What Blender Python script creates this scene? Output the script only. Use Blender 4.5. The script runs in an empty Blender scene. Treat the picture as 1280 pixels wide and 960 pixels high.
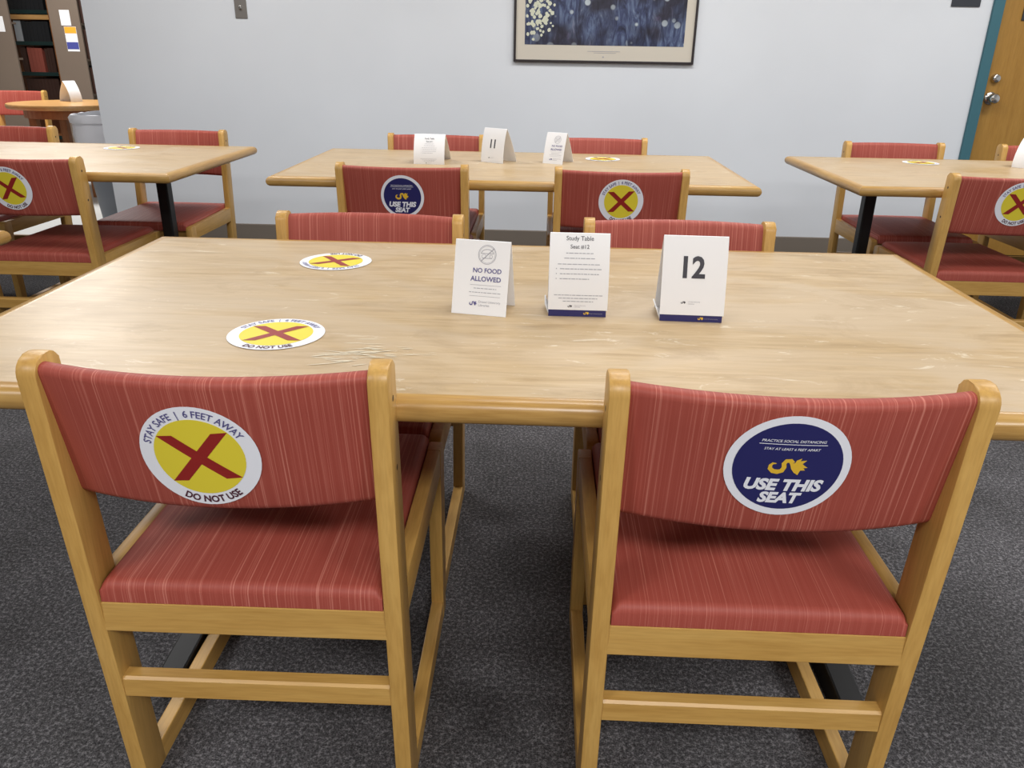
import bpy, bmesh, math, random
from mathutils import Matrix, Vector

S = bpy.context.scene
COL = S.collection
random.seed(7)

# ------------------------------------------------------------------ camera
H, F, YAW, PITCH, ROLL = 1.17291, 988.67, -0.033015, 0.394841, -0.017382
cy, sy = math.cos(YAW), math.sin(YAW)
fwd = Vector((sy*math.cos(PITCH), cy*math.cos(PITCH), -math.sin(PITCH)))
rt = Vector((cy, -sy, 0)); dn = fwd.cross(rt)
r2 = rt*math.cos(ROLL)+dn*math.sin(ROLL); d2 = -rt*math.sin(ROLL)+dn*math.cos(ROLL)
cd = bpy.data.cameras.new('camera'); cam = bpy.data.objects.new('camera', cd); COL.objects.link(cam)
M = Matrix.Identity(4)
for i in range(3):
    M[i][0] = r2[i]; M[i][1] = -d2[i]; M[i][2] = -fwd[i]
M[0][3], M[1][3], M[2][3] = 0, 0, H
cam.matrix_world = M
cd.sensor_width = 36; cd.lens = F/1280*36; cd.clip_start = .02
S.camera = cam

# ------------------------------------------------------------------ light
S.view_settings.view_transform = 'Standard'; S.view_settings.look = 'None'
S.view_settings.gamma = 1; S.view_settings.use_curve_mapping = False
S.view_settings.exposure = 0.0
w = bpy.data.worlds.new('world'); S.world = w; w.use_nodes = True
bg = w.node_tree.nodes['Background']
bg.inputs[0].default_value = (.97, .98, 1, 1); bg.inputs[1].default_value = .13
def area(name, loc, sx, sy_, power, col=(1, .985, .965), rot=(0, 0, 0)):
    l = bpy.data.lights.new(name, 'AREA'); l.shape = 'RECTANGLE'; l.size = sx; l.size_y = sy_
    l.energy = power; l.color = col
    o = bpy.data.objects.new(name, l); COL.objects.link(o); o.location = loc; o.rotation_euler = rot
    return o
for i, (x, y, p) in enumerate([(-2.2, -1.4, 62), (.4, -1.4, 76), (2.6, -1.4, 66), (-2.2, 1.7, 18), (.4, 1.7, 19), (2.8, 1.7, 21), (-1.9, 3.6, 35), (.6, 3.6, 36), (3.0, 3.6, 39), (-4.3, 6.9, 100)]):
    area('ceiling_lamp_light', (x, y, 2.68), 1.2, .6, p)

# ------------------------------------------------------------------ materials
def mat(name, col, rough=.5, metal=0, spec=.5):
    m = bpy.data.materials.new(name); m.use_nodes = True
    b = m.node_tree.nodes['Principled BSDF']
    b.inputs['Base Color'].default_value = (*col, 1); b.inputs['Roughness'].default_value = rough
    b.inputs['Metallic'].default_value = metal; b.inputs['Specular IOR Level'].default_value = spec
    return m
class NT:
    def __init__(s, m):
        s.t = m.node_tree; s.b = s.t.nodes['Principled BSDF']
    def n(s, typ, **kw):
        x = s.t.nodes.new(typ)
        for k, v in kw.items(): setattr(x, k, v)
        return x
    def l(s, a, b): s.t.links.new(a, b)
    def coords(s, scale, rnd=True, kind='Object'):
        tc = s.n('ShaderNodeTexCoord'); mp = s.n('ShaderNodeMapping')
        mp.inputs['Scale'].default_value = scale
        src = tc.outputs[kind]
        if rnd:
            oi = s.n('ShaderNodeObjectInfo'); ad = s.n('ShaderNodeVectorMath', operation='ADD')
            ml = s.n('ShaderNodeMath', operation='MULTIPLY'); ml.inputs[1].default_value = 37.0
            s.l(oi.outputs['Random'], ml.inputs[0])
            s.l(src, ad.inputs[0]); s.l(ml.outputs[0], ad.inputs[1]); src = ad.outputs[0]
        s.l(src, mp.inputs['Vector']); return mp.outputs[0]
    def noise(s, vec, scale, detail=3, rough=.5, dist=0):
        x = s.n('ShaderNodeTexNoise'); x.inputs['Scale'].default_value = scale
        x.inputs['Detail'].default_value = detail; x.inputs['Roughness'].default_value = rough
        x.inputs['Distortion'].default_value = dist
        s.l(vec, x.inputs['Vector']); return x.outputs[0]
    def ramp(s, fac, stops, interp='LINEAR'):
        x = s.n('ShaderNodeValToRGB'); x.color_ramp.interpolation = interp
        e = x.color_ramp.elements
        while len(e) < len(stops): e.new(.5)
        for q, (p, c) in zip(e, stops):
            q.position = p; q.color = (*c, 1) if len(c) == 3 else c
        s.l(fac, x.inputs[0]); return x.outputs[0]
    def mix(s, fac, a, b, mode='MIX'):
        x = s.n('ShaderNodeMix', data_type='RGBA', blend_type=mode)
        for i, v in ((0, fac), (6, a), (7, b)):
            if isinstance(v, (int, float)): x.inputs[i].default_value = v
            elif isinstance(v, tuple): x.inputs[i].default_value = (*v, 1)
            else: s.l(v, x.inputs[i])
        return x.outputs[2]
    def bump(s, h, strength, dist=.002):
        x = s.n('ShaderNodeBump'); x.inputs['Strength'].default_value = strength; x.inputs['Distance'].default_value = dist
        s.l(h, x.inputs['Height']); s.l(x.outputs[0], s.b.inputs['Normal'])
    def col(s, c): s.l(c, s.b.inputs['Base Color'])

def wood(name, axis, a, b, c, rough=.38):
    m = mat(name, b, rough); t = NT(m)
    sc = [1., 1., 1.]; sc[axis] = .07
    v = t.coords(tuple(sc))
    n1 = t.noise(v, 42, 4, .6, .4); n2 = t.noise(v, 260, 2)
    base = t.ramp(n1, [(.3, a), (.55, b), (.8, c)])
    t.col(t.mix(.16, base, t.ramp(n2, [(.35, tuple(x*.6 for x in a)), (.6, c)])))
    t.bump(n2, .08, .001)
    return m
HA, HB, HC = (.49, .265, .062), (.58, .335, .090), (.65, .40, .12)
WX = wood('honey_oak_x', 0, HA, HB, HC); WY = wood('honey_oak_y', 1, HA, HB, HC); WZ = wood('honey_oak_z', 2, HA, HB, HC)
EDGE = wood('golden_oak_edge', 0, (.38, .20, .05), (.50, .29, .085), (.60, .38, .13), .28)
EDGEY = wood('golden_oak_edge_y', 1, (.38, .20, .05), (.50, .29, .085), (.60, .38, .13), .28)
DOORM = wood('ochre_door_veneer', 2, (.36, .18, .03), (.41, .215, .04), (.45, .245, .05), .45)
ORANGEW = wood('orange_wood', 0, (.47, .24, .08), (.56, .31, .11), (.62, .37, .15), .3)
CASEW = wood('red_brown_wood', 2, (.24, .085, .028), (.31, .12, .04), (.38, .16, .055), .45)

def fabric():
    m = mat('red_striped_vinyl', (.36, .07, .06), .55, 0, .35); t = NT(m)
    v = t.coords((1, .004, .004))
    n1 = t.noise(v, 520, 1, .5); v2 = t.coords((1, .004, .004), True); n2 = t.noise(v2, 160, 2, .5)
    f = t.ramp(n1, [(.46, (.345, .066, .046)), (.60, (.395, .086, .062)), (.72, (.58, .20, .15))])
    f2 = t.ramp(n2, [(.35, (.355, .066, .046)), (.6, (.395, .086, .062)), (.75, (.48, .135, .10))])
    t.col(t.mix(.2, f, f2))
    g = t.noise(t.coords((1, 1, 1)), 900, 1)
    t.bump(g, .12, .001)
    return m
FAB = fabric()

def laminate():
    m = mat('worn_oak_laminate', (.6, .44, .24), .34); t = NT(m)
    v = t.coords((.10, 1, 1)); n1 = t.noise(v, 60, 6, .68, .6)
    base = t.ramp(n1, [(.3, (.38, .25, .115)), (.5, (.50, .35, .18)), (.72, (.58, .43, .25))])
    v3 = t.coords((.45, 1, 1)); n3 = t.noise(v3, 4.2, 5, .62, 1.2)
    base = t.mix(t.ramp(n3, [(.42, (0, 0, 0)), (.62, (.75, .75, .75))]), base, (.52, .40, .265))
    v5 = t.coords((.5, 1, 1)); n5 = t.noise(v5, 9, 6, .7, .9)
    base = t.mix(t.ramp(n5, [(.53, (0, 0, 0)), (.70, (.55, .55, .55))]), base, (.34, .225, .11))
    v4 = t.coords((.35, 1, 1)); n4 = t.noise(v4, 19, 6, .72, 1.8)
    sc = t.ramp(n4, [(.61, (0, 0, 0)), (.70, (.85, .85, .85))])
    base = t.mix(sc, base, (.74, .65, .50))
    t.col(base)
    rr = t.ramp(n3, [(.3, (.30, .30, .30)), (.7, (.46, .46, .46))]); t.l(rr, t.b.inputs['Roughness'])
    t.bump(n1, .03, .001)
    return m
LAM = laminate()

def carpet():
    m = mat('dark_speckled_carpet', (.06, .06, .065), .95, 0, .2); t = NT(m)
    v = t.coords((1, 1, 1), False)
    n1 = t.noise(v, 125, 3, .85); n2 = t.noise(v, 2.6, 4, .6); n3 = t.noise(v, 330, 2, .7)
    f = t.ramp(n1, [(.40, (.026, .025, .027)), (.52, (.085, .082, .085)), (.62, (.31, .30, .31))])
    f = t.mix(.3, f, t.ramp(n3, [(.42, (.03, .028, .03)), (.60, (.27, .26, .27))]))
    f = t.mix(1, f, t.ramp(n2, [(.35, (.58, .58, .58)), (.65, (.95, .95, .97))]), 'MULTIPLY')
    t.col(f); t.bump(n1, .8, .006)
    return m
CARP = carpet()

def paint(name, c, amt=.03):
    m = mat(name, c, .6, 0, .3); t = NT(m)
    n = t.noise(t.coords((1, 1, 1), False), 140, 3)
    t.bump(n, .06, .002)
    n2 = t.noise(t.coords((1, 1, 1), False), 1.3, 3)
    t.col(t.ramp(n2, [(.3, tuple(x*(1-amt) for x in c)), (.7, tuple(min(1, x*(1+amt)) for x in c))]))
    return m
WALL = paint('pale_grey_wall_paint', (.765, .80, .845))
FARW = paint('beige_far_wall', (.35, .32, .28))
BASEB = paint('taupe_vinyl_base', (.20, .17, .14))
VINYL = paint('pale_vinyl_with_glare', (.62, .62, .60))  # pale floor tile, with its whitish glare put into the colour
TEAL = paint('teal_frame_paint', (.055, .16, .20), .05)
BROWNP = paint('brown_steel_panel', (.17, .13, .10), .06)
PAPER = mat('white_card', (.84, .84, .85), .55)
WHITE = mat('white_vinyl_sticker', (.87, .88, .94), .4)
YELL = mat('yellow_print', (.80, .66, .045), .4)
REDX = mat('dark_red_print', (.30, .018, .015), .4)
NAVY = mat('navy_print', (.020, .020, .12), .4)
GOLD = mat('gold_print', (.80, .50, .04), .4)
INK = mat('dark_ink', (.035, .033, .045), .5)
PURP = mat('purple_ink', (.10, .09, .25), .5)
GREYI = mat('grey_ink', (.38, .38, .42), .5)
MAROON = mat('maroon_ink', (.08, .015, .03), .5)
BLACK = mat('black_enamel_steel', (.008, .008, .009), .42, 0, .3)
CHROME = mat('satin_nickel', (.62, .60, .57), .22, 1)
STEEL = mat('brushed_steel_plate', (.30, .28, .26), .4, .8)
DARKP = mat('dark_plaque', (.035, .04, .05), .4)
HOLE = mat('dark_screw_hole', (.05, .025, .01), .6)
BAG = mat('white_bin_liner', (.80, .80, .84), .35)
GREYB = mat('grey_plastic_bin', (.19, .205, .235), .5)
MATB = mat('cream_picture_mat', (.66, .61, .52), .7)
FRAMEB = mat('black_picture_frame', (.025, .018, .02), .35)

# ------------------------------------------------------------------ helpers
def obj(name, bm, m, parent=None, smooth=False):
    me = bpy.data.meshes.new(name)
    bmesh.ops.recalc_face_normals(bm, faces=bm.faces[:])
    bm.to_mesh(me); bm.free()
    for x in (m if isinstance(m, (list, tuple)) else [m]): me.materials.append(x)
    if smooth:
        for p in me.polygons: p.use_smooth = True
        me.set_sharp_from_angle(angle=math.radians(40))
    o = bpy.data.objects.new(name, me); COL.objects.link(o)
    if parent: o.parent = parent
    return o
def flat(name, polys, m, parent=None, label=None):
    """mesh from [(verts3d, faces)], normals kept"""
    vs, fs = [], []
    for v, f in polys:
        k = len(vs); vs += [tuple(p) for p in v]; fs += [[i+k for i in q] for q in f]
    me = bpy.data.meshes.new(name); me.from_pydata(vs, [], fs); me.materials.append(m)
    o = bpy.data.objects.new(name, me); COL.objects.link(o)
    if parent: o.parent = parent
    if label: o['label'] = label
    return o
def box(bm, x0, x1, y0, y1, z0, z1, bev=0, seg=2):
    vs = [bm.verts.new((x, y, z)) for z in (z0, z1) for y in (y0, y1) for x in (x0, x1)]
    fs = [bm.faces.new([vs[i] for i in q]) for q in ((0, 2, 3, 1), (4, 5, 7, 6), (0, 1, 5, 4), (2, 6, 7, 3), (0, 4, 6, 2), (1, 3, 7, 5))]
    if bev:
        es = list({e for f in fs for e in f.edges})
        bmesh.ops.bevel(bm, geom=es, offset=bev, segments=seg, affect='EDGES', profile=.5)
def B(*a, **k):
    bm = bmesh.new(); box(bm, *a, **k); return bm
def prism(poly, u0, u1, bev=0, axis='x'):
    """polygon of (a,b) extruded along an axis"""
    bm = bmesh.new()
    def P(u, a, b): return (u, a, b) if axis == 'x' else ((a, u, b) if axis == 'y' else (a, b, u))
    A = [bm.verts.new(P(u0, *p)) for p in poly]; C = [bm.verts.new(P(u1, *p)) for p in poly]
    f1 = bm.faces.new(A); f2 = bm.faces.new(C[::-1])
    n = len(poly)
    for i in range(n): bm.faces.new((A[i], C[i], C[(i+1) % n], A[(i+1) % n]))
    if bev:
        bmesh.ops.bevel(bm, geom=list(f1.edges)+list(f2.edges), offset=bev, segments=2, affect='EDGES', profile=.5)
    return bm
def lathe(prof, n=28, z0=0):
    bm = bmesh.new(); rings = []
    for r, z in prof:
        if r < 1e-5: rings.append([bm.verts.new((0, 0, z+z0))])
        else: rings.append([bm.verts.new((r*math.cos(2*math.pi*i/n), r*math.sin(2*math.pi*i/n), z+z0)) for i in range(n)])
    for a, b in zip(rings, rings[1:]):
        for i in range(n):
            q = [a[i % len(a)], a[(i+1) % len(a)], b[(i+1) % len(b)], b[i % len(b)]]
            u = []
            for x in q:
                if x not in u: u.append(x)
            if len(u) > 2: bm.faces.new(u)
    return bm
def thing(name, label, cat, loc=(0, 0, 0), rz=0, group=None):
    o = bpy.data.objects.new(name, None); COL.objects.link(o)
    o.empty_display_size = .1
    o.location = loc; o.rotation_euler = (0, 0, rz); tag(o, label, cat, group); return o
def tag(o, label, cat, group=None):
    o['label'] = label; o['category'] = cat
    if group: o['group'] = group
    return o
def struct(o): o['kind'] = 'structure'; return o
def dup(root):
    r = root.copy(); COL.objects.link(r)
    for ch in list(root.children):
        c = ch.copy(); COL.objects.link(c); c.parent = r
        for g in list(ch.children):
            d = g.copy(); COL.objects.link(d); d.parent = c
    return r

# text -> flat 2D mesh
def text2d(body, size=None, width=None, bold=0., shear=0., height=None):
    cu = bpy.data.curves.new('t', 'FONT'); cu.body = body; cu.size = 1; cu.offset = bold; cu.shear = shear
    cu.align_x = 'LEFT'; cu.resolution_u = 3
    o = bpy.data.objects.new('t', cu); COL.objects.link(o)
    dg = bpy.context.evaluated_depsgraph_get(); dg.update()
    me = bpy.data.meshes.new_from_object(o.evaluated_get(dg))
    v = [(p.co.x, p.co.y) for p in me.vertices]; f = [list(p.vertices) for p in me.polygons]
    bpy.data.objects.remove(o); bpy.data.curves.remove(cu); bpy.data.meshes.remove(me)
    x0, x1 = min(p[0] for p in v), max(p[0] for p in v)
    sx = sy = (size or 1)
    if width: sx = sy = width/(x1-x0)
    if height: sy = height/.72
    cx = (x0+x1)/2
    return [((x-cx)*sx, y*sy) for x, y in v], f
def move2(p, dx, dy): return [(x+dx, y+dy) for x, y in p[0]], p[1]
def arc_text(body, r, span, top=True, cap=.012, bold=0., center=None):
    """letters laid round a circle; span = angle covered, baseline radius r"""
    v, f = text2d(body, 1, bold=bold)
    x0, x1 = min(p[0] for p in v), max(p[0] for p in v); L = x1-x0
    c = center if center is not None else (math.pi/2 if top else -math.pi/2)
    out = []
    for x, y in v:
        t = x/L*span; h = y/.72*cap
        if top: a = c-t; q = r+h
        else: a = c+t; q = r+cap-h
        out.append((q*math.cos(a), q*math.sin(a)))
    return out, f
def disc2(r, rings=7, n=56):
    v = [(0, 0)]; f = []
    for k in range(1, rings+1):
        for i in range(n):
            a = 2*math.pi*i/n; v.append((r*k/rings*math.cos(a), r*k/rings*math.sin(a)))
    for i in range(n): f.append([0, 1+i, 1+(i+1) % n])
    for k in range(rings-1):
        b = 1+k*n
        for i in range(n): f.append([b+i, b+n+i, b+n+(i+1) % n, b+(i+1) % n])
    return v, f
def strip2(p0, p1, q0, q1, n=8):
    """quad strip between edge p0-p1 and edge q0-q1"""
    v = []; f = []
    for i in range(n+1):
        t = i/n
        v.append((p0[0]+(q0[0]-p0[0])*t, p0[1]+(q0[1]-p0[1])*t)); v.append((p1[0]+(q1[0]-p1[0])*t, p1[1]+(q1[1]-p1[1])*t))
    for i in range(n): f.append([2*i, 2*i+1, 2*i+3, 2*i+2])
    return v, f
def bar2(x0, x1, y0, y1): return [(x0, y0), (x1, y0), (x1, y1), (x0, y1)], [[0, 1, 2, 3]]
def stroke2(pts, ws):
    v = []; f = []; n = len(pts)
    for i, (x, y) in enumerate(pts):
        a = pts[max(i-1, 0)]; b = pts[min(i+1, n-1)]; dx, dy = b[0]-a[0], b[1]-a[1]; L = math.hypot(dx, dy) or 1
        v.append((x-dy/L*ws[i], y+dx/L*ws[i])); v.append((x+dy/L*ws[i], y-dx/L*ws[i]))
    for i in range(n-1): f.append([2*i, 2*i+1, 2*i+3, 2*i+2])
    return v, f
def serpent(s):
    """gold S-shaped serpent emblem, about 1.8 s wide"""
    P = [(530, 432), (505, 432), (490, 450), (490, 480), (515, 505), (550, 510), (580, 498), (592, 465), (585, 430), (600, 405), (630, 402), (648, 425)]
    W = [4, 9, 13, 17, 20, 21, 20, 18, 18, 18, 19, 20]
    c = lambda x, y: ((x-622)/150*s, (455-y)/150*s)
    a = stroke2([c(*p) for p in P], [q/150*s for q in W])
    hd = [(629, 430), (667, 420), (672, 398), (710, 376), (702, 402), (750, 394), (722, 428), (742, 446), (766, 462), (736, 468), (752, 488), (716, 490), (704, 534), (672, 512), (648, 480)]
    return [a, ([c(*p) for p in hd], [list(range(len(hd)))])]

# ------------------------------------------------------------------ stickers (2D layouts)
def sticker_x(R=.08):
    r = R
    ring = arc_text('STAY SAFE  |  6 FEET AWAY', .80*r, 2.35, True, .125*r*1.05, .012)
    bot = arc_text('DO NOT USE', .80*r, 1.15, False, .14*r, .03)
    q = .70*r
    X = [strip2((-.60*r, .46*r), (-.33*r, .46*r), (.33*r, -.46*r), (.60*r, -.46*r)),
         strip2((.33*r, .46*r), (.60*r, .46*r), (0, .1336*r), (.135*r, 0), 5),
         strip2((-.135*r, 0), (0, -.1336*r), (-.60*r, -.46*r), (-.33*r, -.46*r), 5)]
    return [('backing', [disc2(r)], WHITE, None), ('yellow_disc', [disc2(.755*r)], YELL, None),
            ('cross', X, REDX, None), ('lettering', [ring], PURP, 'STAY SAFE 6 FEET AWAY in small purple capitals'), ('lettering', [bot], MAROON, 'DO NOT USE in maroon capitals')]
def sticker_use(R=.08):
    r = R
    t = [move2(text2d('USE THIS', width=1.26*r, bold=.05, shear=.2), 0, -.46*r),
         move2(text2d('SEAT', width=.70*r, bold=.05, shear=.2), -.02*r, -.72*r)]
    t2 = [move2(text2d('PRACTICE SOCIAL DISTANCING', width=1.0*r, shear=.2, bold=.01), 0, .50*r),
          strip2((-.53*r, .453*r), (-.53*r, .465*r), (.53*r, .453*r), (.53*r, .465*r), 14),
          move2(text2d('STAY AT LEAST 6 FEET APART', width=.88*r, shear=.2, bold=.01), 0, .345*r)]
    return [('backing', [disc2(r)], WHITE, None), ('navy_disc', [disc2(.865*r)], NAVY, None),
            ('emblem', [move2(p, 0, .03*r) for p in serpent(.32*r)], GOLD, 'gold serpent emblem'),
            ('lettering', t[:1], WHITE, 'USE THIS in bold white italics'), ('lettering', t[1:], WHITE, 'SEAT in bold white italics'), ('lettering', t2, WHITE, 'two small lines of white italics')]
def lay_sticker(layers, surf, parent, label, rot=0, step=.0004):
    """first layer = the sticker (a part), the others its sub-parts"""
    c, s = math.cos(rot), math.sin(rot); root = None
    for i, (nm, polys, m, lab) in enumerate(layers):
        P = []
        lev = 1 if i == 0 else (2 if i == 1 else 3)
        for v, f in polys:
            P.append(([surf(x*c-y*s, x*s+y*c, .0008+step*lev) for x, y in v], f))
        o = flat('sticker' if i == 0 else nm, P, m, root or parent, label if i == 0 else lab)
        if i == 0: root = o
    return root

# ------------------------------------------------------------------ the setting
YW = 5.222; XE = -2.835
bm = bmesh.new()
for x0, x1, y0, y1 in ((-6.6, 5, -3, 5.1), (XE, 5, 5.1, 5.4)):
    bm.faces.new([bm.verts.new(p) for p in ((x0, y0, 0), (x1, y0, 0), (x1, y1, 0), (x0, y1, 0))])
struct(obj('floor', bm, CARP))
struct(obj('floor_side', B(-6.6, XE, 5.1, 9.6, -.04, .0), VINYL))
# back wall with the doorway cut out
DX0, DX1, DZ = 2.598, 3.63, 2.12
bm = bmesh.new()
box(bm, XE, DX0+.02, YW, YW+.13, 0, 2.75); box(bm, DX0+.02, DX1-.02, YW, YW+.13, DZ-.02, 2.75); box(bm, DX1-.02, 5, YW, YW+.13, 0, 2.75)
struct(obj('wall_back', bm, WALL))
struct(obj('wall_far', B(-6.6, XE+.13, 9.5, 9.6, 0, 2.75), FARW))
struct(obj('wall_left', B(-6.7, -6.6, -3, 9.6, 0, 2.75), FARW))
struct(obj('wall_right', B(5, 5.1, -3, 5.4, 0, 2.75), WALL))
bm = bmesh.new()
prof = [(YW-.008, 0), (YW-.006, .095), (YW-.002, .1), (YW, .1), (YW, 0)]
struct(obj('baseboard_back', prism(prof, XE, DX0-.001, 0), BASEB)); bm.free()
# door, frame and hardware
bm = bmesh.new()
box(bm, DX0, DX0+.062, YW-.02, YW+.11, 0, DZ, .004); box(bm, DX1-.062, DX1, YW-.02, YW+.11, 0, DZ, .004); box(bm, DX0+.058, DX1-.058, YW-.02, YW+.11, DZ-.062, DZ, .004)
struct(obj('trim_1', bm, TEAL))
door = struct(obj('door_1', B(DX0+.064, DX1-.064, YW+.02, YW+.065, .008, DZ-.064, .002), DOORM))
def knob(name, x, z, prof, m):
    o = obj(name, lathe(prof, 24), m, door, True)
    o.rotation_euler = (math.pi/2, 0, 0); o.location = (x, YW+.02, z); return o
knob('door_knob', 2.715, .972, [(0, 0), (.036, 0), (.036, .006), (.030, .011), (.014, .013), (.012, .030), (.020, .036), (.030, .046), (.031, .058), (.025, .068), (.010, .072), (0, .073)], CHROME)
knob('deadbolt', 2.720, 1.085, [(0, 0), (.027, 0), (.027, .008), (.022, .022), (.012, .026), (0, .026)], CHROME)
o = obj('door_plaque', B(2.79, 2.93, YW+.012, YW+.0195, 1.405, 1.60, .002), DARKP, door)
# wall fittings
sw = obj('switch_plate', B(-1.890, -1.816, YW-.006, YW, 1.348, 1.465, .002), STEEL)
tag(sw, 'small grey metal switch plate on the pale wall near its left end', 'light switch')
t_ = obj('toggle', B(-1.861, -1.845, YW-.02, YW-.004, 1.397, 1.418, .003), CHROME, sw)
sg = obj('wall_sign', B(2.358, 2.523, YW-.008, YW, 1.472, 1.60, .002), DARKP)
tag(sg, 'dark plaque on the pale wall just left of the teal door frame', 'sign')

# ------------------------------------------------------------------ framed picture
def painting():
    m = mat('blue_flower_print', (.05, .06, .2), .35); t = NT(m)
    v = t.coords((1, 1, 1), False)
    va = t.coords((1, 1, .28), False)
    n1 = t.noise(va, 26, 5, .65, 1.2)
    n2 = t.noise(v, 4.2, 3, .5)
    cool = t.ramp(n1, [(.32, (.012, .016, .045)), (.47, (.045, .06, .14)), (.6, (.12, .165, .28)), (.74, (.30, .35, .46))])
    dark = t.ramp(n1, [(.35, (.009, .009, .020)), (.6, (.028, .026, .05)), (.8, (.12, .10, .20))])
    base = t.mix(t.ramp(n2, [(.40, (0, 0, 0)), (.56, (1, 1, 1))]), dark, cool)
    vo = t.n('ShaderNodeTexVoronoi'); vo.inputs['Scale'].default_value = 13; t.l(v, vo.inputs['Vector'])
    wn = t.ramp(t.noise(v, 2.6, 2), [(.45, (.25, .25, .25)), (.6, (1, 1, 1))])
    ds = t.n('ShaderNodeMath', operation='SUBTRACT'); cs = t.n('ShaderNodeSeparateColor'); t.l(vo.outputs['Color'], cs.inputs[0])
    ml = t.n('ShaderNodeMath', operation='MULTIPLY'); ml.inputs[1].default_value = .36; t.l(cs.outputs[0], ml.inputs[0])
    t.l(vo.outputs['Distance'], ds.inputs[0]); t.l(ml.outputs[0], ds.inputs[1])
    dots = t.ramp(ds.outputs[0], [(.0, (1, 1, 1)), (.07, (0, 0, 0))])
    base = t.mix(t.mix(1, dots, wn, 'MULTIPLY'), base, (.62, .70, .74))
    t.col(base); return m
pic = thing('framed_picture', 'black framed blue flower print with a cream mat on the pale wall', 'picture', (.347, YW, 1.132))
W2 = .5445; PH = .86
bm = bmesh.new(); fw = .014
for a in ((-W2, -W2+fw, 0, PH), (W2-fw, W2, 0, PH), (-W2+fw, W2-fw, 0, fw), (-W2+fw, W2-fw, PH-fw, PH)):
    box(bm, a[0], a[1], -.024, -.001, a[2], a[3], .002)
obj('frame', bm, FRAMEB, pic)
mt = obj('picture_mat', B(-W2+.012, W2-.012, -.014, -.003, .012, PH-.012), MATB, pic)
flat('art_print', [([(-.478, -.0150, .098), (.478, -.0150, .098), (.478, -.0150, PH-.08), (-.478, -.0150, PH-.08)], [[0, 1, 2, 3]])], painting(), pic)
flowers = mat('cream_flower_paint', (.68, .70, .56), .6)
bm = bmesh.new()
fl = []
for k in range(90):
    x = -.40+random.gauss(0, .05); z = .27+random.gauss(0, .08)
    if not (-.47 < x < -.28 and (.12 < z < .60)): continue
    r = random.uniform(.006, .014); n = 9
    fl.append(([(x+r*math.cos(2*math.pi*i/n)*random.uniform(.8, 1.1), -.0153-k*.00004, z+r*math.sin(2*math.pi*i/n)*random.uniform(.8, 1.2)) for i in range(n)], [list(range(n))]))
bm.free()
flat('painted_blossoms', fl, flowers, pic)
cap = [bar2(-.10+random.uniform(0, .004), .10, .064, .0665), bar2(-.06, .075, .056, .058), bar2(-.006, .003, .030, .038)]
flat('caption', [([(x, -.0150, z) for x, z in v], f) for v, f in cap], GREYI, pic)

# ------------------------------------------------------------------ tables
TW, TD, TZ, TT = 1.829, .974, .74, .036
def make_table(name, label, loc, rz, stickers=(), spread=.658, group='oak study tables'):
    t = thing(name, label, 'table', loc, rz, group)
    hx, hy = TW/2, TD/2; e = .028
    top = obj('tabletop', B(-hx+e, hx-e, -hy+e, hy-e, TZ-TT+.002, TZ), LAM, t)
    # bullnose edging: four mitred strips, lofted profile
    prof = [(e, TZ), (e*.62, TZ+.0006)]
    for k in range(9):
        a = math.pi/2+math.pi*k/8
        prof.append((.016+.016*math.cos(a), TZ-TT/2+(TT/2)*math.sin(a)))
    prof += [(e, TZ-TT)]
    def edging(ax, sgn):
        bm = bmesh.new()
        if 1:
            A, C = [], []
            for d, z in prof:
                if ax == 0:
                    y = sgn*(hy-d); A.append(bm.verts.new((-(hx-d), y, z))); C.append(bm.verts.new((hx-d, y, z)))
                else:
                    x = sgn*(hx-d); A.append(bm.verts.new((x, -(hy-d), z))); C.append(bm.verts.new((x, hy-d, z)))
            for i in range(len(prof)-1): bm.faces.new((A[i], C[i], C[i+1], A[i+1]))
        bmesh.ops.remove_doubles(bm, verts=bm.verts[:], dist=1e-6)
        return bm
    for q in (-1, 1): obj('edge_band', edging(0, q), EDGE, top, True); obj('edge_band', edging(1, q), EDGEY, top, True)
    for s in (-1, 1):
        x = s*spread
        obj('column', B(x-.024, x+.024, -.026, .026, .062, TZ-TT-.006, .006), BLACK, t)
        ft = obj('foot', prism([(-.285, .0), (.285, 0), (.285, .034), (.27, .048), (.05, .064), (-.05, .064), (-.27, .048), (-.285, .034)], x-.024, x+.024, .004), BLACK, t)
        obj('top_bracket', B(x-.024, x+.024, -.25, .25, TZ-TT-.022, TZ-TT+.001, .003), BLACK, t)
        for e_ in (-1, 1): obj('foot_glint', B(x-.022, x+.022, e_*.285-.004, e_*.285+.004, .012, .036, .003), CHROME, ft)  # small bright metal block added for the silver glint at each foot end
    for x, y, r, lab in stickers:
        # world -> local
        dx, dy = x-loc[0], y-loc[1]; c, s = math.cos(-rz), math.sin(-rz); lx, ly = dx*c-dy*s, dx*s+dy*c
        lay_sticker(sticker_x(.0785), lambda a, b, h: (lx+a, ly+b, TZ+h), top, lab, r)
    return t
X1, Y1 = -.0393, .9656+TD/2
front_table = make_table('study_table', 'large worn oak study table in front carrying the number 12 card', (X1, Y1, 0), 0,
           [(-.431, 1.222, .08, 'yellow do not use sticker near the front edge'), (-.454, 1.716, math.pi-.15, 'yellow do not use sticker near the back edge')])
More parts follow.
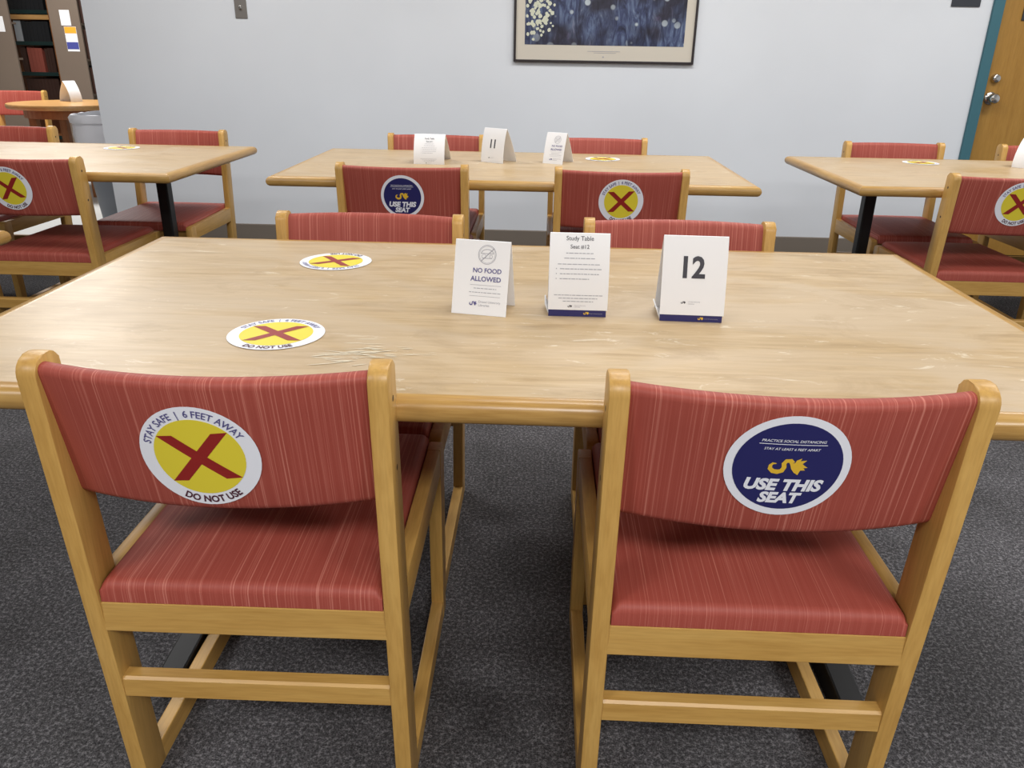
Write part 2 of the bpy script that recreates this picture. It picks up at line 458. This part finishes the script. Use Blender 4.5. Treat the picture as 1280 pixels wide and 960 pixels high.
# pale scuffs worn into the laminate near the front edge
rs = random.Random(11); sc_ = []
for k in range(46):
    px, py = rs.gauss(0, .032), rs.gauss(0, .022); L = rs.uniform(.006, .026); h = rs.uniform(.0006, .0018); a = rs.gauss(.12, .18)
    c, s = math.cos(a), math.sin(a); pts = [(-L, 0), (-L*.4, -h), (L*.5, -h*.7), (L, 0), (L*.4, h), (-L*.5, h*.8)]
    sc_.append(([(-.285-X1+px+x*c-y*s, 1.135-Y1+py+px*.25+x*s+y*c, TZ+.0002+k*.00002) for x, y in pts], [list(range(6))]))
for k in range(12):
    px, py = rs.uniform(.02, .11), rs.gauss(0, .006); L = rs.uniform(.006, .02); h = rs.uniform(.0004, .001)
    sc_.append(([(-.255-X1+px+x, 1.125-Y1+py+px*.2+y, TZ+.0012+k*.00002) for x, y in [(-L, 0), (0, -h), (L, 0), (0, h)]], [[0, 1, 2, 3]]))
SCUFF = mat('pale_scuff', (.72, .64, .48), .5)
sm = flat('scuff_mark', sc_, SCUFF, [k for k in front_table.children if k.name.startswith('tabletop')][0], 'pale whitish scuff worn into the top')
sm['kind'] = 'stuff'
make_table('study_table', 'oak study table behind the front one carrying the number 11 card', (-.113, 2.965+TD/2, 0), 0,
           [(.271, 3.722, math.pi, 'yellow do not use sticker')], .685)
make_table('study_table', 'oak study table in the back row at the left of the picture', (-2.305, 2.965+TD/2, 0), 0,
           [(-1.966, 3.758, math.pi, 'yellow do not use sticker')])
make_table('study_table', 'oak study table in the back row at the right, before the door', (2.09, 3.045+TD/2, 0), .008,
           [(1.745, 3.84, math.pi, 'yellow do not use sticker')], .675)
make_table('study_table', 'oak table of which only one rounded corner shows at the left edge', (-1.355-TW/2, .99+TD/2, 0), 0)

# ------------------------------------------------------------------ chairs
CW, PW, K, D0, K2 = .4796, .027, .065, .0615, .070
UI = CW/2-PW; CTOP = .804; CD = .512
BZ0, BZ1, BT, BULGE = .585, .795, .030, .038
def back_v(u, z):                     # rear face of the backrest
    return -.0485+(BZ1-z)*.198 - BULGE*(1-(u/UI)**2)
def make_chair():
    t = thing('library_chair', 'x', 'chair')
    for s in (-1, 1):
        u0, u1 = (UI, CW/2) if s > 0 else (-CW/2, -UI)
        # rear post with rounded top
        R1, R2 = .024, .020
        zr = lambda z: -K*z
        zf = lambda z: D0-K2*z
        poly = [(zr(0), 0), (zf(0), 0), (zf(CTOP-R2), CTOP-R2)]
        for k in range(1, 6):
            a = math.pi/2*k/5; poly.append((zf(CTOP)-R2+R2*math.cos(a), CTOP-R2+R2*math.sin(a)))
        for k in range(0, 6):
            a = math.pi/2+math.pi/2*k/5; poly.append((zr(CTOP)+R1+R1*math.cos(a), CTOP-R1+R1*math.sin(a)))
        lg = obj('leg', prism(poly, u0, u1, .0025), WZ, t, True)
        for z in (.752, .645):
            c = bmesh.new(); uu = s*(CW/2+.0002); vv = (zr(z)+zf(z))/2
            vs = [c.verts.new((uu, vv+.0045*math.cos(2*math.pi*i/12), z+.0045*math.sin(2*math.pi*i/12))) for i in range(12)]
            c.faces.new(vs); obj('screw_hole', c, HOLE, lg)
        # front leg
        obj('leg', prism([(.466, 0), (CD-.006, 0), (CD-.003, .30), (CD, .425-.014), (CD-.005, .425-.004), (CD-.014, .425), (.462, .425), (.462, .362), (.464, .34)], u0, u1, .0025), WZ, t, True)
        obj('runner', B(u0+.0006, u1-.0006, D0-.006, .4665, .0, .044, .002), WY, t)
        obj('side_rail', prism([(zf(.36)-.004, .362), (.4625, .366), (.4625, .4245), (zf(.43)-.004, .4285)], u0+.0006, u1-.0006, .0025), WY, t, True)
    vr = -K*.38+.001
    obj('back_rail', B(-UI-.004, UI+.004, vr, vr+.024, .353, .407, .002), WX, t)
    vs_ = -K*.235+.002
    obj('stretcher', B(-UI-.004, UI+.004, vs_, vs_+.028, .2115, .253, .004, seg=1), WX, t)
    obj('front_rail', B(-UI-.004, UI+.004, .452, .474, .36, .405, .002), WX, t)
    # seat: crowned slab with rounded edges
    bm = bmesh.new(); su, v0, v1 = UI-.0015, -.024, .505; zb, th, r = .408, .036, .015
    def axis(a, b, n):
        q = [a, a+r*.08, a+r*.3, a+r*.62, a+r]; m = [a+r+(b-a-2*r)*i/n for i in range(1, n)]
        return q+m+[b-r, b-r*.62, b-r*.3, b-r*.08, b]
    us, vs = axis(-su, su, 12), axis(v0, v1, 12); g = {}
    def drop(d): return r-math.sqrt(max(0, r*r-(r-d)**2)) if d < r else 0
    for i, u in enumerate(us):
        for j, v in enumerate(vs):
            d = drop(min(u+su, su-u))+drop(min(v-v0, v1-v)); d = min(d, r)
            z = zb+th-d+.012*(1-(u/su)**2)*(1-((2*v-v0-v1)/(v1-v0))**2)
            g[i, j] = bm.verts.new((u, v, z))
    n, m_ = len(us), len(vs)
    for i in range(n-1):
        for j in range(m_-1): bm.faces.new((g[i, j], g[i+1, j], g[i+1, j+1], g[i, j+1]))
    rim = [g[i, 0] for i in range(n)]+[g[n-1, j] for j in range(1, m_)]+[g[i, m_-1] for i in range(n-2, -1, -1)]+[g[0, j] for j in range(m_-2, 0, -1)]
    low = [bm.verts.new((v.co.x, v.co.y, zb)) for v in rim]
    for i in range(len(rim)): bm.faces.new((rim[i], low[i], low[(i+1) % len(rim)], rim[(i+1) % len(rim)]))
    bm.faces.new(low)
    obj('seat', bm, FAB, t, True)
    # curved backrest
    bm = bmesh.new(); rings = []; rr = .013
    NU = 26
    for i in range(NU+1):
        u = -UI+2*UI*i/NU; ring = []
        pts = []
        for cz, cv, a0 in ((BZ1-rr, BT-rr, 0), (BZ1-rr, rr, 90), (BZ0+rr, rr, 180), (BZ0+rr, BT-rr, 270)):
            for k in range(5):
                a = math.radians(a0+22.5*k); pts.append((cv+rr*math.cos(a), cz+rr*math.sin(a)))
        full = []
        for a_, b_ in zip(pts, pts[1:]+pts[:1]):
            full.append(a_)
            if abs(b_[1]-a_[1]) > .05:
                for q in range(1, 5): full.append((a_[0]+(b_[0]-a_[0])*q/5, a_[1]+(b_[1]-a_[1])*q/5))
        for dv, z in full: ring.append(bm.verts.new((u, back_v(u, z)+dv, z)))
        rings.append(ring)
    for a, b in zip(rings, rings[1:]):
        for k in range(len(a)): bm.faces.new((a[k], b[k], b[(k+1) % len(a)], a[(k+1) % len(a)]))
    bm.faces.new(rings[0][::-1]); bm.faces.new(rings[-1])
    obj('backrest', bm, FAB, t, True)
    return t
proto = make_chair(); used = [0]
def chair(x, y, rz, label, sticker=None, su=0, sz=.68, srot=0, group='red upholstered oak chairs'):
    c = proto if not used[0] else dup(base_copy)
    used[0] = 1
    c.location = (x, y, 0); c.rotation_euler = (0, 0, rz); c['label'] = label; c['group'] = group
    return c
base_copy = proto
specs = [
 (-.428, .967, .0074, 'near left red chair with yellow X sticker, pushed to the front table', 'x', -.010, .679, .10),
 (.3306, .9575, 0, 'near right red chair with navy USE THIS SEAT sticker, at the front table', 'u', -.012, .700, 0),
 (-.438, 2.003, math.pi, 'left red chair on the far side of the front table, top of back showing', None),
 (.350, 2.005, math.pi, 'right red chair on the far side of the front table, behind number 12 card', None),
 (-.507, 2.945, 0, 'red chair with small navy sticker at the number 11 table', 'u', .004, .692, 0),
 (.284, 2.945, 0, 'red chair with yellow X sticker at the number 11 table', 'x', 0, .692, .05),
 (-.530, 4.05, math.pi, 'left red chair behind the number 11 table against the pale wall', None),
 (.270, 4.05, math.pi, 'right red chair behind the number 11 table against the pale wall', None),
 (-1.932, 2.94, .0, 'red chair with yellow X sticker at the back left table', 'x', -.016, .690, .12),
 (-1.822, 4.03, math.pi, 'red chair behind the right end of the back left table', None),
 (-2.70, 4.05, math.pi, 'red chair behind the back left table at the left picture edge', None),
 (1.712, 3.005, .0, 'red chair with half cut off yellow X sticker at the back right table', 'x', .0, .705, .0),
 (1.735, 4.12, math.pi, 'red chair behind the left end of the back right table', None),
 (2.49, 4.12, math.pi, 'red chair before the door, only a post showing behind a white card', None),
 (-4.765, 7.45, math.pi-.05, 'red chair behind the far orange-wood table by the book stacks', None),
 (-4.19, 5.84, 0, 'chair at the left picture edge before the far orange-wood table', None),
]
roots = []
first = True
for sp in specs:
    c = proto if first else dup(proto)
    first = False
    c.location = (sp[0], sp[1], 0); c.rotation_euler = (0, 0, sp[2]); c['label'] = sp[3]; c['group'] = 'red upholstered oak chairs'
    if 1.9 < sp[1] < 2.1: c.scale = (1, 1, .985)
    roots.append(c)
for c, sp in zip(roots, specs):
    if not sp[4]: continue
    u0, z0 = sp[5], sp[6]
    def surf(a, b, h, u0=u0, z0=z0):
        u = u0+a; z = z0+b
        return (u, back_v(u, z)-h, z)
    bk = [k for k in c.children if k.name.split('.')[0] == 'backrest'][0]
    lay_sticker(sticker_x(.08) if sp[4] == 'x' else sticker_use(.0782), surf, bk,
                'round white sticker with red X on yellow' if sp[4] == 'x' else 'round navy USE THIS SEAT sticker', sp[7])

# ------------------------------------------------------------------ folded table cards
def make_card(label, loc, rz, wdt, hgt, lean, depth, marks, band=False, bulge=0., group='folded white table cards', name='table_card'):
    t = thing(name, label, 'card', loc, rz, group)
    z1 = .0125 if band else 0.
    N = 12
    def face(s):                      # s 0..1 up the front panel -> (y, z)
        y = lean*s; z = z1+(hgt-z1)*s
        b = bulge*math.sin(math.pi*s)**.8 if 0 < s < 1 else 0
        return y-b, z
    prof = [face(i/N) for i in range(N+1)]
    back = [(lean+.004+(depth-lean-.004)*i/8-bulge*-.8*math.sin(math.pi*i/8), hgt-(hgt)*i/8) for i in range(1, 9)]
    # thin folded sheet: outer and inner skins
    th = .0012
    outer = prof+[(lean+.002, hgt+.0006)]+back
    bm = bmesh.new()
    def loop(x, off):
        vs = []
        for i, (y, z) in enumerate(outer):
            a = outer[max(i-1, 0)]; b = outer[min(i+1, len(outer)-1)]; dy, dz = b[0]-a[0], b[1]-a[1]; L = math.hypot(dy, dz) or 1
            vs.append(bm.verts.new((x, y+dz/L*off, max(0.0003, z-dy/L*off))))
        return vs
    o0, o1, i0, i1 = loop(-wdt/2, 0), loop(wdt/2, 0), loop(-wdt/2, th), loop(wdt/2, th)
    n = len(outer)
    for i in range(n-1):
        bm.faces.new((o0[i], o1[i], o1[i+1], o0[i+1])); bm.faces.new((i0[i], i0[i+1], i1[i+1], i1[i]))
        bm.faces.new((o0[i], o0[i+1], i0[i+1], i0[i])); bm.faces.new((o1[i], i1[i], i1[i+1], o1[i+1]))
    bm.faces.new((o0[0], i0[0], i1[0], o1[0])); bm.faces.new((o0[-1], o1[-1], i1[-1], i0[-1]))
    card = obj('folded_card', bm, PAPER, t, True)
    if band:
        # the base flap: navy printed strip below the crease, with a turned-up paper lip each side
        bd = obj('base_band', B(-wdt/2+.001, wdt/2-.002, .0012, .0030, .0, z1+.0004), NAVY, t); bd['label'] = 'navy strip with small gold emblem'
        flat('emblem', [([(.30*wdt*.5+x, .0009, .0066+y) for x, y in v], f) for v, f in serpent(.0052)], GOLD, bd)
        tx = move2(text2d('Drexel University Libraries', width=.024), .31*wdt, .0055)
        flat('lettering', [([(x, .0009, z) for x, z in tx[0]], tx[1])], GREYI, bd)
        bm = prism([(-wdt/2-.006, .020), (-wdt/2+.002, .0), (-wdt/2+.003, .0), (-wdt/2-.004, .021)], .006, depth*.8, 0, 'y')
        obj('paper_flap', bm, PAPER, t)
        obj('base_flap', B(-wdt/2+.002, wdt/2-.002, .0035, depth-.003, .0003, .0014), PAPER, t)
    for nm, m, polys, lab in marks:
        P = []
        for v, f in polys:
            q = []
            for x, s in v:
                y, z = face(s/ (hgt-z1)) if True else (0, 0)
                q.append((x, y-.0006, z+.0001))
            P.append((q, f))
        flat(nm, P, m, card, lab)
    return t
def greek(x0, x1, y, h=.0011, seed=0):
    """a line of illegibly small print: short word-length dashes"""
    rnd = random.Random(seed); out = []; x = x0
    while x < x1-.002:
        wd = min(rnd.uniform(.003, .009), x1-x); out.append(bar2(x, x+wd, y, y+h)); x += wd+.0012
    return out
def ringline(cx, cy, r, w, n=32):
    v = []; f = []
    for i in range(n):
        a = 2*math.pi*i/n; v += [(cx+r*math.cos(a), cy+r*math.sin(a)), (cx+(r-w)*math.cos(a), cy+(r-w)*math.sin(a))]
    for i in range(n):
        j = (i+1) % n; f.append([2*i, 2*j, 2*j+1, 2*i+1])
    return v, f
def nofood_marks(k=1.):
    food = [ringline(.009*k, .104*k, .0165*k, .0009*k), ringline(.009*k, .104*k, .0145*k, .0005*k),
            stroke2([((.009+.011*math.cos(a))*k, (.106+.007*math.sin(a))*k) for a in [math.pi*i/10 for i in range(11)]], [.0005*k]*11),
            bar2(-.003*k, .021*k, .1055*k, .1064*k), bar2(.000*k, .018*k, .0975*k, .0984*k),
            stroke2([(-.002*k, .092*k), (.021*k, .115*k)], [.0007*k, .0007*k]), ringline(.003*k, .101*k, .004*k, .0006*k), ringline(.016*k, .101*k, .003*k, .0006*k)]
    big = [move2(text2d('NO FOOD', width=.052*k, bold=.02), .011*k, .073*k), move2(text2d('ALLOWED', width=.056*k, bold=.02), .009*k, .0585*k)]
    small = [bar2(-.019*k, .038*k, .0515*k, .0521*k)]+greek(-.012*k, .030*k, .0455*k, .0012*k, 3)+greek(-.020*k, .038*k, .0385*k, .0012*k, 4)+[bar2(-.019*k, .038*k, .0325*k, .0331*k)]
    lib = [move2(text2d('Drexel University', width=.040*k), .019*k, .0215*k), move2(text2d('Libraries', width=.020*k), .009*k, .0155*k)]
    em = [([(x-.011*k, s+.020*k) for x, s in v], f) for v, f in serpent(.0075*k)]
    return [('pictogram', GREYI, food, 'grey crossed-out burger in a circle'), ('lettering', PURP, big, 'NO FOOD ALLOWED in purple capitals'),
            ('lettering', GREYI, small+lib, 'small grey print'), ('emblem', PURP, em, None)]
def seat_marks(num, k=1., band=True):
    big = [move2(text2d('Study Table', width=.048*k, bold=.004), 0, .1200*k), move2(text2d('Seat #'+num, width=.033*k, bold=.004), 0, .1065*k)]
    sm = greek(-.024*k, .024*k, .0980*k, .0014*k, 1)+greek(-.027*k, .028*k, .0895*k, .0014*k, 2)
    sm += greek(-.038*k, .038*k, .0795*k, .0013*k, 5)
    for i, (e, s) in enumerate(((.040, 6), (.036, 7), (.018, 8))):
        sm += [bar2(-.041*k, -.0395*k, (.0715-.0085*i)*k, (.0732-.0085*i)*k)]+greek(-.034*k, e*k, (.0715-.0085*i)*k, .0014*k, s)
    sm += greek(-.043*k, .043*k, .0260*k, .0013*k, 9)+greek(-.035*k, .034*k, .0205*k, .0013*k, 10)+greek(-.027*k, .027*k, .0150*k, .0013*k, 11)
    lg = [([(x-.014*k, s+.0070*k) for x, s in v], f) for v, f in serpent(.0042*k)]
    tx = [move2(text2d('Drexel University', width=.020*k), .004*k, .0075*k), move2(text2d('Libraries', width=.010*k), -.001*k, .0050*k)]
    return [('lettering', INK, big, 'Study Table Seat #%s in thin dark letters' % num), ('lettering', GREYI, sm, 'lines of tiny print'), ('emblem', INK, lg, None), ('lettering', GREYI, tx, None)]
def num_marks(num, k=1.):
    v, f = text2d(num, width=.0385*k if num == '12' else .027*k, bold=.03)
    s = .0375*k/(max(p[1] for p in v)-min(p[1] for p in v))
    big = [([(x-.001*k, y*s+.065*k) for x, y in v], f)]
    lg = [([(x-.016*k, q+.022*k) for x, q in v2], f2) for v2, f2 in serpent(.0045*k)]
    tx = [move2(text2d('Drexel University', width=.020*k), .003*k, .0225*k), move2(text2d('Libraries', width=.010*k), -.002*k, .0190*k)]
    return [('lettering', INK, big, 'large dark number %s' % num), ('emblem', INK, lg, None), ('lettering', GREYI, tx, None)]

make_card('white NO FOOD ALLOWED card on the front table, left of the three', (-.1075, 1.3545, TZ), -.19, .101, .127, .035, .075, nofood_marks(1.0))
make_card('white Study Table Seat #12 card, middle of three on the front table', (.070, 1.361, TZ), 0, .106, .144, .030, .080, seat_marks('12'), True, .006)
make_card('white card with large number 12, right of three on the front table', (.2705, 1.3485, TZ), -.03, .112, .146, .032, .085, num_marks('12'), True, .003)
make_card('small white seat card with tiny print on the number 11 table', (-.478, 3.41, TZ), -.03, .130, .118, .045, .20, seat_marks('11', .82), False, .012)
make_card('white card with number 11 on the table behind', (-.219, 3.509, TZ), -.55, .115, .140, .028, .105, num_marks('11', .95), False, .008)
make_card('small white no food card at the right on the number 11 table', (.0415, 3.512, TZ), -.46, .094, .126, .040, .115, nofood_marks(.95), False, .004)
make_card('white card cut off by the right picture edge on the back right table', (2.150, 3.70, TZ), -.9, .13, .132, .06, .15, [], False, .02)
make_card('bent white card standing open-ended on the far orange-wood table', (-3.975, 6.98, TZ), 1.0, .10, .165, .075, .18, [], False, .022)

# ------------------------------------------------------------------ far corner: table, bin, stacks, books
rt_ = thing('round_table', 'far round orange-wood table before the brown book stacks', 'table', (-3.97, 6.88, 0))
R = .48
obj('tabletop', lathe([(0, .70), (R-.03, .70), (R-.006, .704), (R, .717), (R, .728), (R-.006, .739), (R-.02, .74), (0, .74)], 56), ORANGEW, rt_, True)
for a in (45, 135, 225, 315):
    c, s = .30*math.cos(math.radians(a)), .30*math.sin(math.radians(a))
    obj('leg', B(c-.03, c+.03, s-.03, s+.03, 0, .70, .004), CASEW, rt_)
obj('apron', lathe([(.34, .63), (.36, .63), (.36, .70), (.34, .70), (.34, .63)], 40), CASEW, rt_)

bn = thing('waste_bin', 'tall grey waste bin with a white bag folded over its rim, behind the wall end', 'bin', (-2.95, 5.78, 0))
def sqlathe(prof, n=56, jit=0, p=5.):
    bm = bmesh.new(); rings = []; rnd = random.Random(4)
    for r, z in prof:
        ring = []
        for i in range(n):
            a = 2*math.pi*i/n; c, s = math.cos(a), math.sin(a)
            q = (abs(c)**p+abs(s)**p)**(-1/p)*(r+rnd.uniform(-jit, jit))
            ring.append(bm.verts.new((q*c, q*s, z+rnd.uniform(-jit, jit)*.5)))
        rings.append(ring)
    for a, b in zip(rings, rings[1:]):
        for i in range(n): bm.faces.new((a[i], a[(i+1) % n], b[(i+1) % n], b[i]))
    bm.faces.new(rings[0][::-1])
    return bm
obj('bin_body', sqlathe([(.215, 0), (.222, .02), (.272, .66), (.275, .70), (.268, .70), (.26, .66), (.21, .03)]), GREYB, bn, True)
obj('bin_liner', sqlathe([(.283, .44), (.287, .50), (.293, .56), (.297, .62), (.299, .668), (.295, .688), (.308, .698), (.308, .73), (.300, .748), (.288, .748), (.276, .72), (.262, .60), (.25, .45)], 56, .005), BAG, bn, True)

def stack(label, x0, x1, y0, y1, h):
    t = thing('book_stack', label, 'bookshelf', ((x0+x1)/2, y0, 0), 0, 'brown steel book stacks')
    a = (x1-x0)/2; d = y1-y0
    p = obj('end_panel', B(-a, a, 0, .025, 0, h, .003), BROWNP, t)
    obj('back_panel', B(-.008, .008, .026, d, .05, h, 0), BROWNP, t)
    for z in (.08, .40, .73, 1.06, 1.39, 1.72, 2.05):
        if z < h: obj('shelf', B(-a+.012, a-.004, .026, d, z-.02, z, .002), BROWNP, t)
    return t, p
s1, p1 = stack('brown book stack whose end panel carries two notices, left of the wall end', -4.905, -4.605, 8.40, 9.40, 2.15)
s2, p2 = stack('brown book stack at the left picture edge', -6.05, -5.31, 8.40, 8.50, 2.15)
def paperthing(nm, label, x0, x1, z0, z1, m, y=8.40):
    o = obj(nm, B(x0, x1, y-.0025, y-.0005, z0, z1), m); tag(o, label, 'notice', 'paper notices on the stack ends'); return o
paperthing('notice', 'small white notice on the brown stack end, above the striped one', -4.795, -4.695, 1.365, 1.505, PAPER)
n2 = paperthing('notice', 'orange, white and blue striped notice on the brown stack end', -4.775, -4.655, 1.130, 1.355, PAPER)
obj('orange_stripe', B(-4.773, -4.657, 8.396, 8.3974, 1.295, 1.353), mat('orange_print', (.85, .40, .03), .5), n2)
obj('blue_stripe', B(-4.773, -4.657, 8.396, 8.3974, 1.150, 1.215), mat('blue_print', (.06, .07, .30), .5), n2)
paperthing('notice', 'white notice cut off by the left picture edge on the stack end', -5.50, -5.375, 1.30, 1.44, PAPER)

# wooden case seen between the two stacks
bc = thing('wooden_bookcase', 'red-brown wooden bookcase full of books seen between the two brown stacks', 'bookshelf', (-5.75, 9.0, 0))
BX0, BX1 = -.62, .52
for x in (BX0, BX1-.035): obj('side_panel', B(x, x+.035, 0, .32, 0, 2.1, .003), CASEW, bc)
obj('back_panel', B(BX0+.036, BX1-.036, .30, .32, .02, 2.1), CASEW, bc)
SH = (.25, .59, .91, 1.215, 1.52, 1.83)
GREENB = mat('dark_green_shelf_edge', (.012, .03, .028), .4)
for z in SH:
    sh = obj('shelf', B(BX0+.036, BX1-.036, .0, .30, z-.03, z, .002), CASEW, bc)
    obj('shelf_edge', B(BX0+.036, BX1-.036, -.008, -.001, z-.034, z+.004, .001), GREENB, sh)
obj('top_rail', B(BX0+.036, BX1-.036, .0, .02, 1.432, 1.478, .002), ORANGEW, bc)
PAGES = mat('old_pages', (.20, .165, .115), .8)
def bookmesh(wd, dp, ht, m):
    bm = bmesh.new()
    box(bm, 0, .003, 0, dp, 0, ht); box(bm, wd-.003, wd, 0, dp, 0, ht); box(bm, 0.003, wd-.003, 0, .004, 0, ht)
    o = obj('book', bm, m)
    obj('page_block', B(.0032, wd-.0032, .0045, dp-.004, .003, ht-.004), PAGES, o)
    return o
BK = {'black': mat('black_cloth', (.012, .013, .015), .5), 'grey': mat('grey_cloth', (.34, .36, .38), .5),
      'red': mat('brick_red_cloth', (.26, .065, .045), .5), 'brown': mat('dark_brown_cloth', (.045, .02, .014), .5)}
rows = [(3, 'black', 'black book on the upper shelf of the wooden bookcase', 'black books on the upper shelf', 14, .27, .045),
        (2, 'black', 'black book on the third shelf of the wooden bookcase', 'black books on the third shelf', 9, .21, .038)]
def bookrow(x, xe, z, ht, m, label, grp, wd, y=9.03, dp=.2):
    proto_b = {}
    while x+wd < xe:
        w_ = round(wd*random.choice((.85, 1, 1.15)), 4); h_ = round(ht*random.choice((.96, 1, 1)), 4)
        key = (w_, h_)
        if key in proto_b:
            o = proto_b[key].copy(); COL.objects.link(o)
            for ch in proto_b[key].children:
                k = ch.copy(); COL.objects.link(k); k.parent = o
        else: o = bookmesh(w_, dp, h_, m); proto_b[key] = o
        o.location = (x, y, z); tag(o, label, 'book', grp); x += w_+.002
XL = -5.75+BX0+.04; XR = -5.75+BX1-.04
bookrow(-5.72, XR, 1.52, .26, BK['black'], 'black book on the topmost visible shelf of the wooden bookcase', 'black books on the topmost visible shelf', .045)
bookrow(-5.595, XR-.03, 1.215, .205, BK['black'], 'black book beside the grey one on the bookcase shelf below the orange rail', 'black books below the orange rail', .040)
o = bookmesh(.075, .2, .208, BK['grey']); o.location = (-5.675, 9.03, 1.215); tag(o, 'pale grey book left of the black ones on the bookcase', 'book')
bookrow(-5.66, -5.60, .91, .26, BK['brown'], 'dark brown book left of the brick-red ones on the bookcase', 'dark books left of the red ones', .028)
bookrow(-5.585, -5.395, .91, .255, BK['red'], 'brick-red book on the middle shelf of the wooden bookcase', 'brick-red books on the middle shelf', .044)
bookrow(-5.395, XR, .91, .25, BK['brown'], 'dark brown book right of the brick-red ones on the bookcase', 'dark books right of the red ones', .034)
bookrow(-5.66, XR, .59, .26, BK['brown'], 'dark brown book on the lowest visible shelf of the wooden bookcase', 'dark books on the lowest visible shelf', .04)
# books on the stack's right-hand face, spines towards the aisle
for zz in (.73, 1.06, 1.39):
    for k in range(3):
        o = bookmesh(.05, .125, random.choice((.25, .27, .23)), BK['black' if k % 2 else 'brown'])
        o.rotation_euler = (0, 0, math.pi/2); o.location = (-4.585, 8.45+k*.055, zz)
        tag(o, 'dark book jutting from the aisle side of the stack beside the wall end', 'book', 'dark books on the aisle side of the stack')
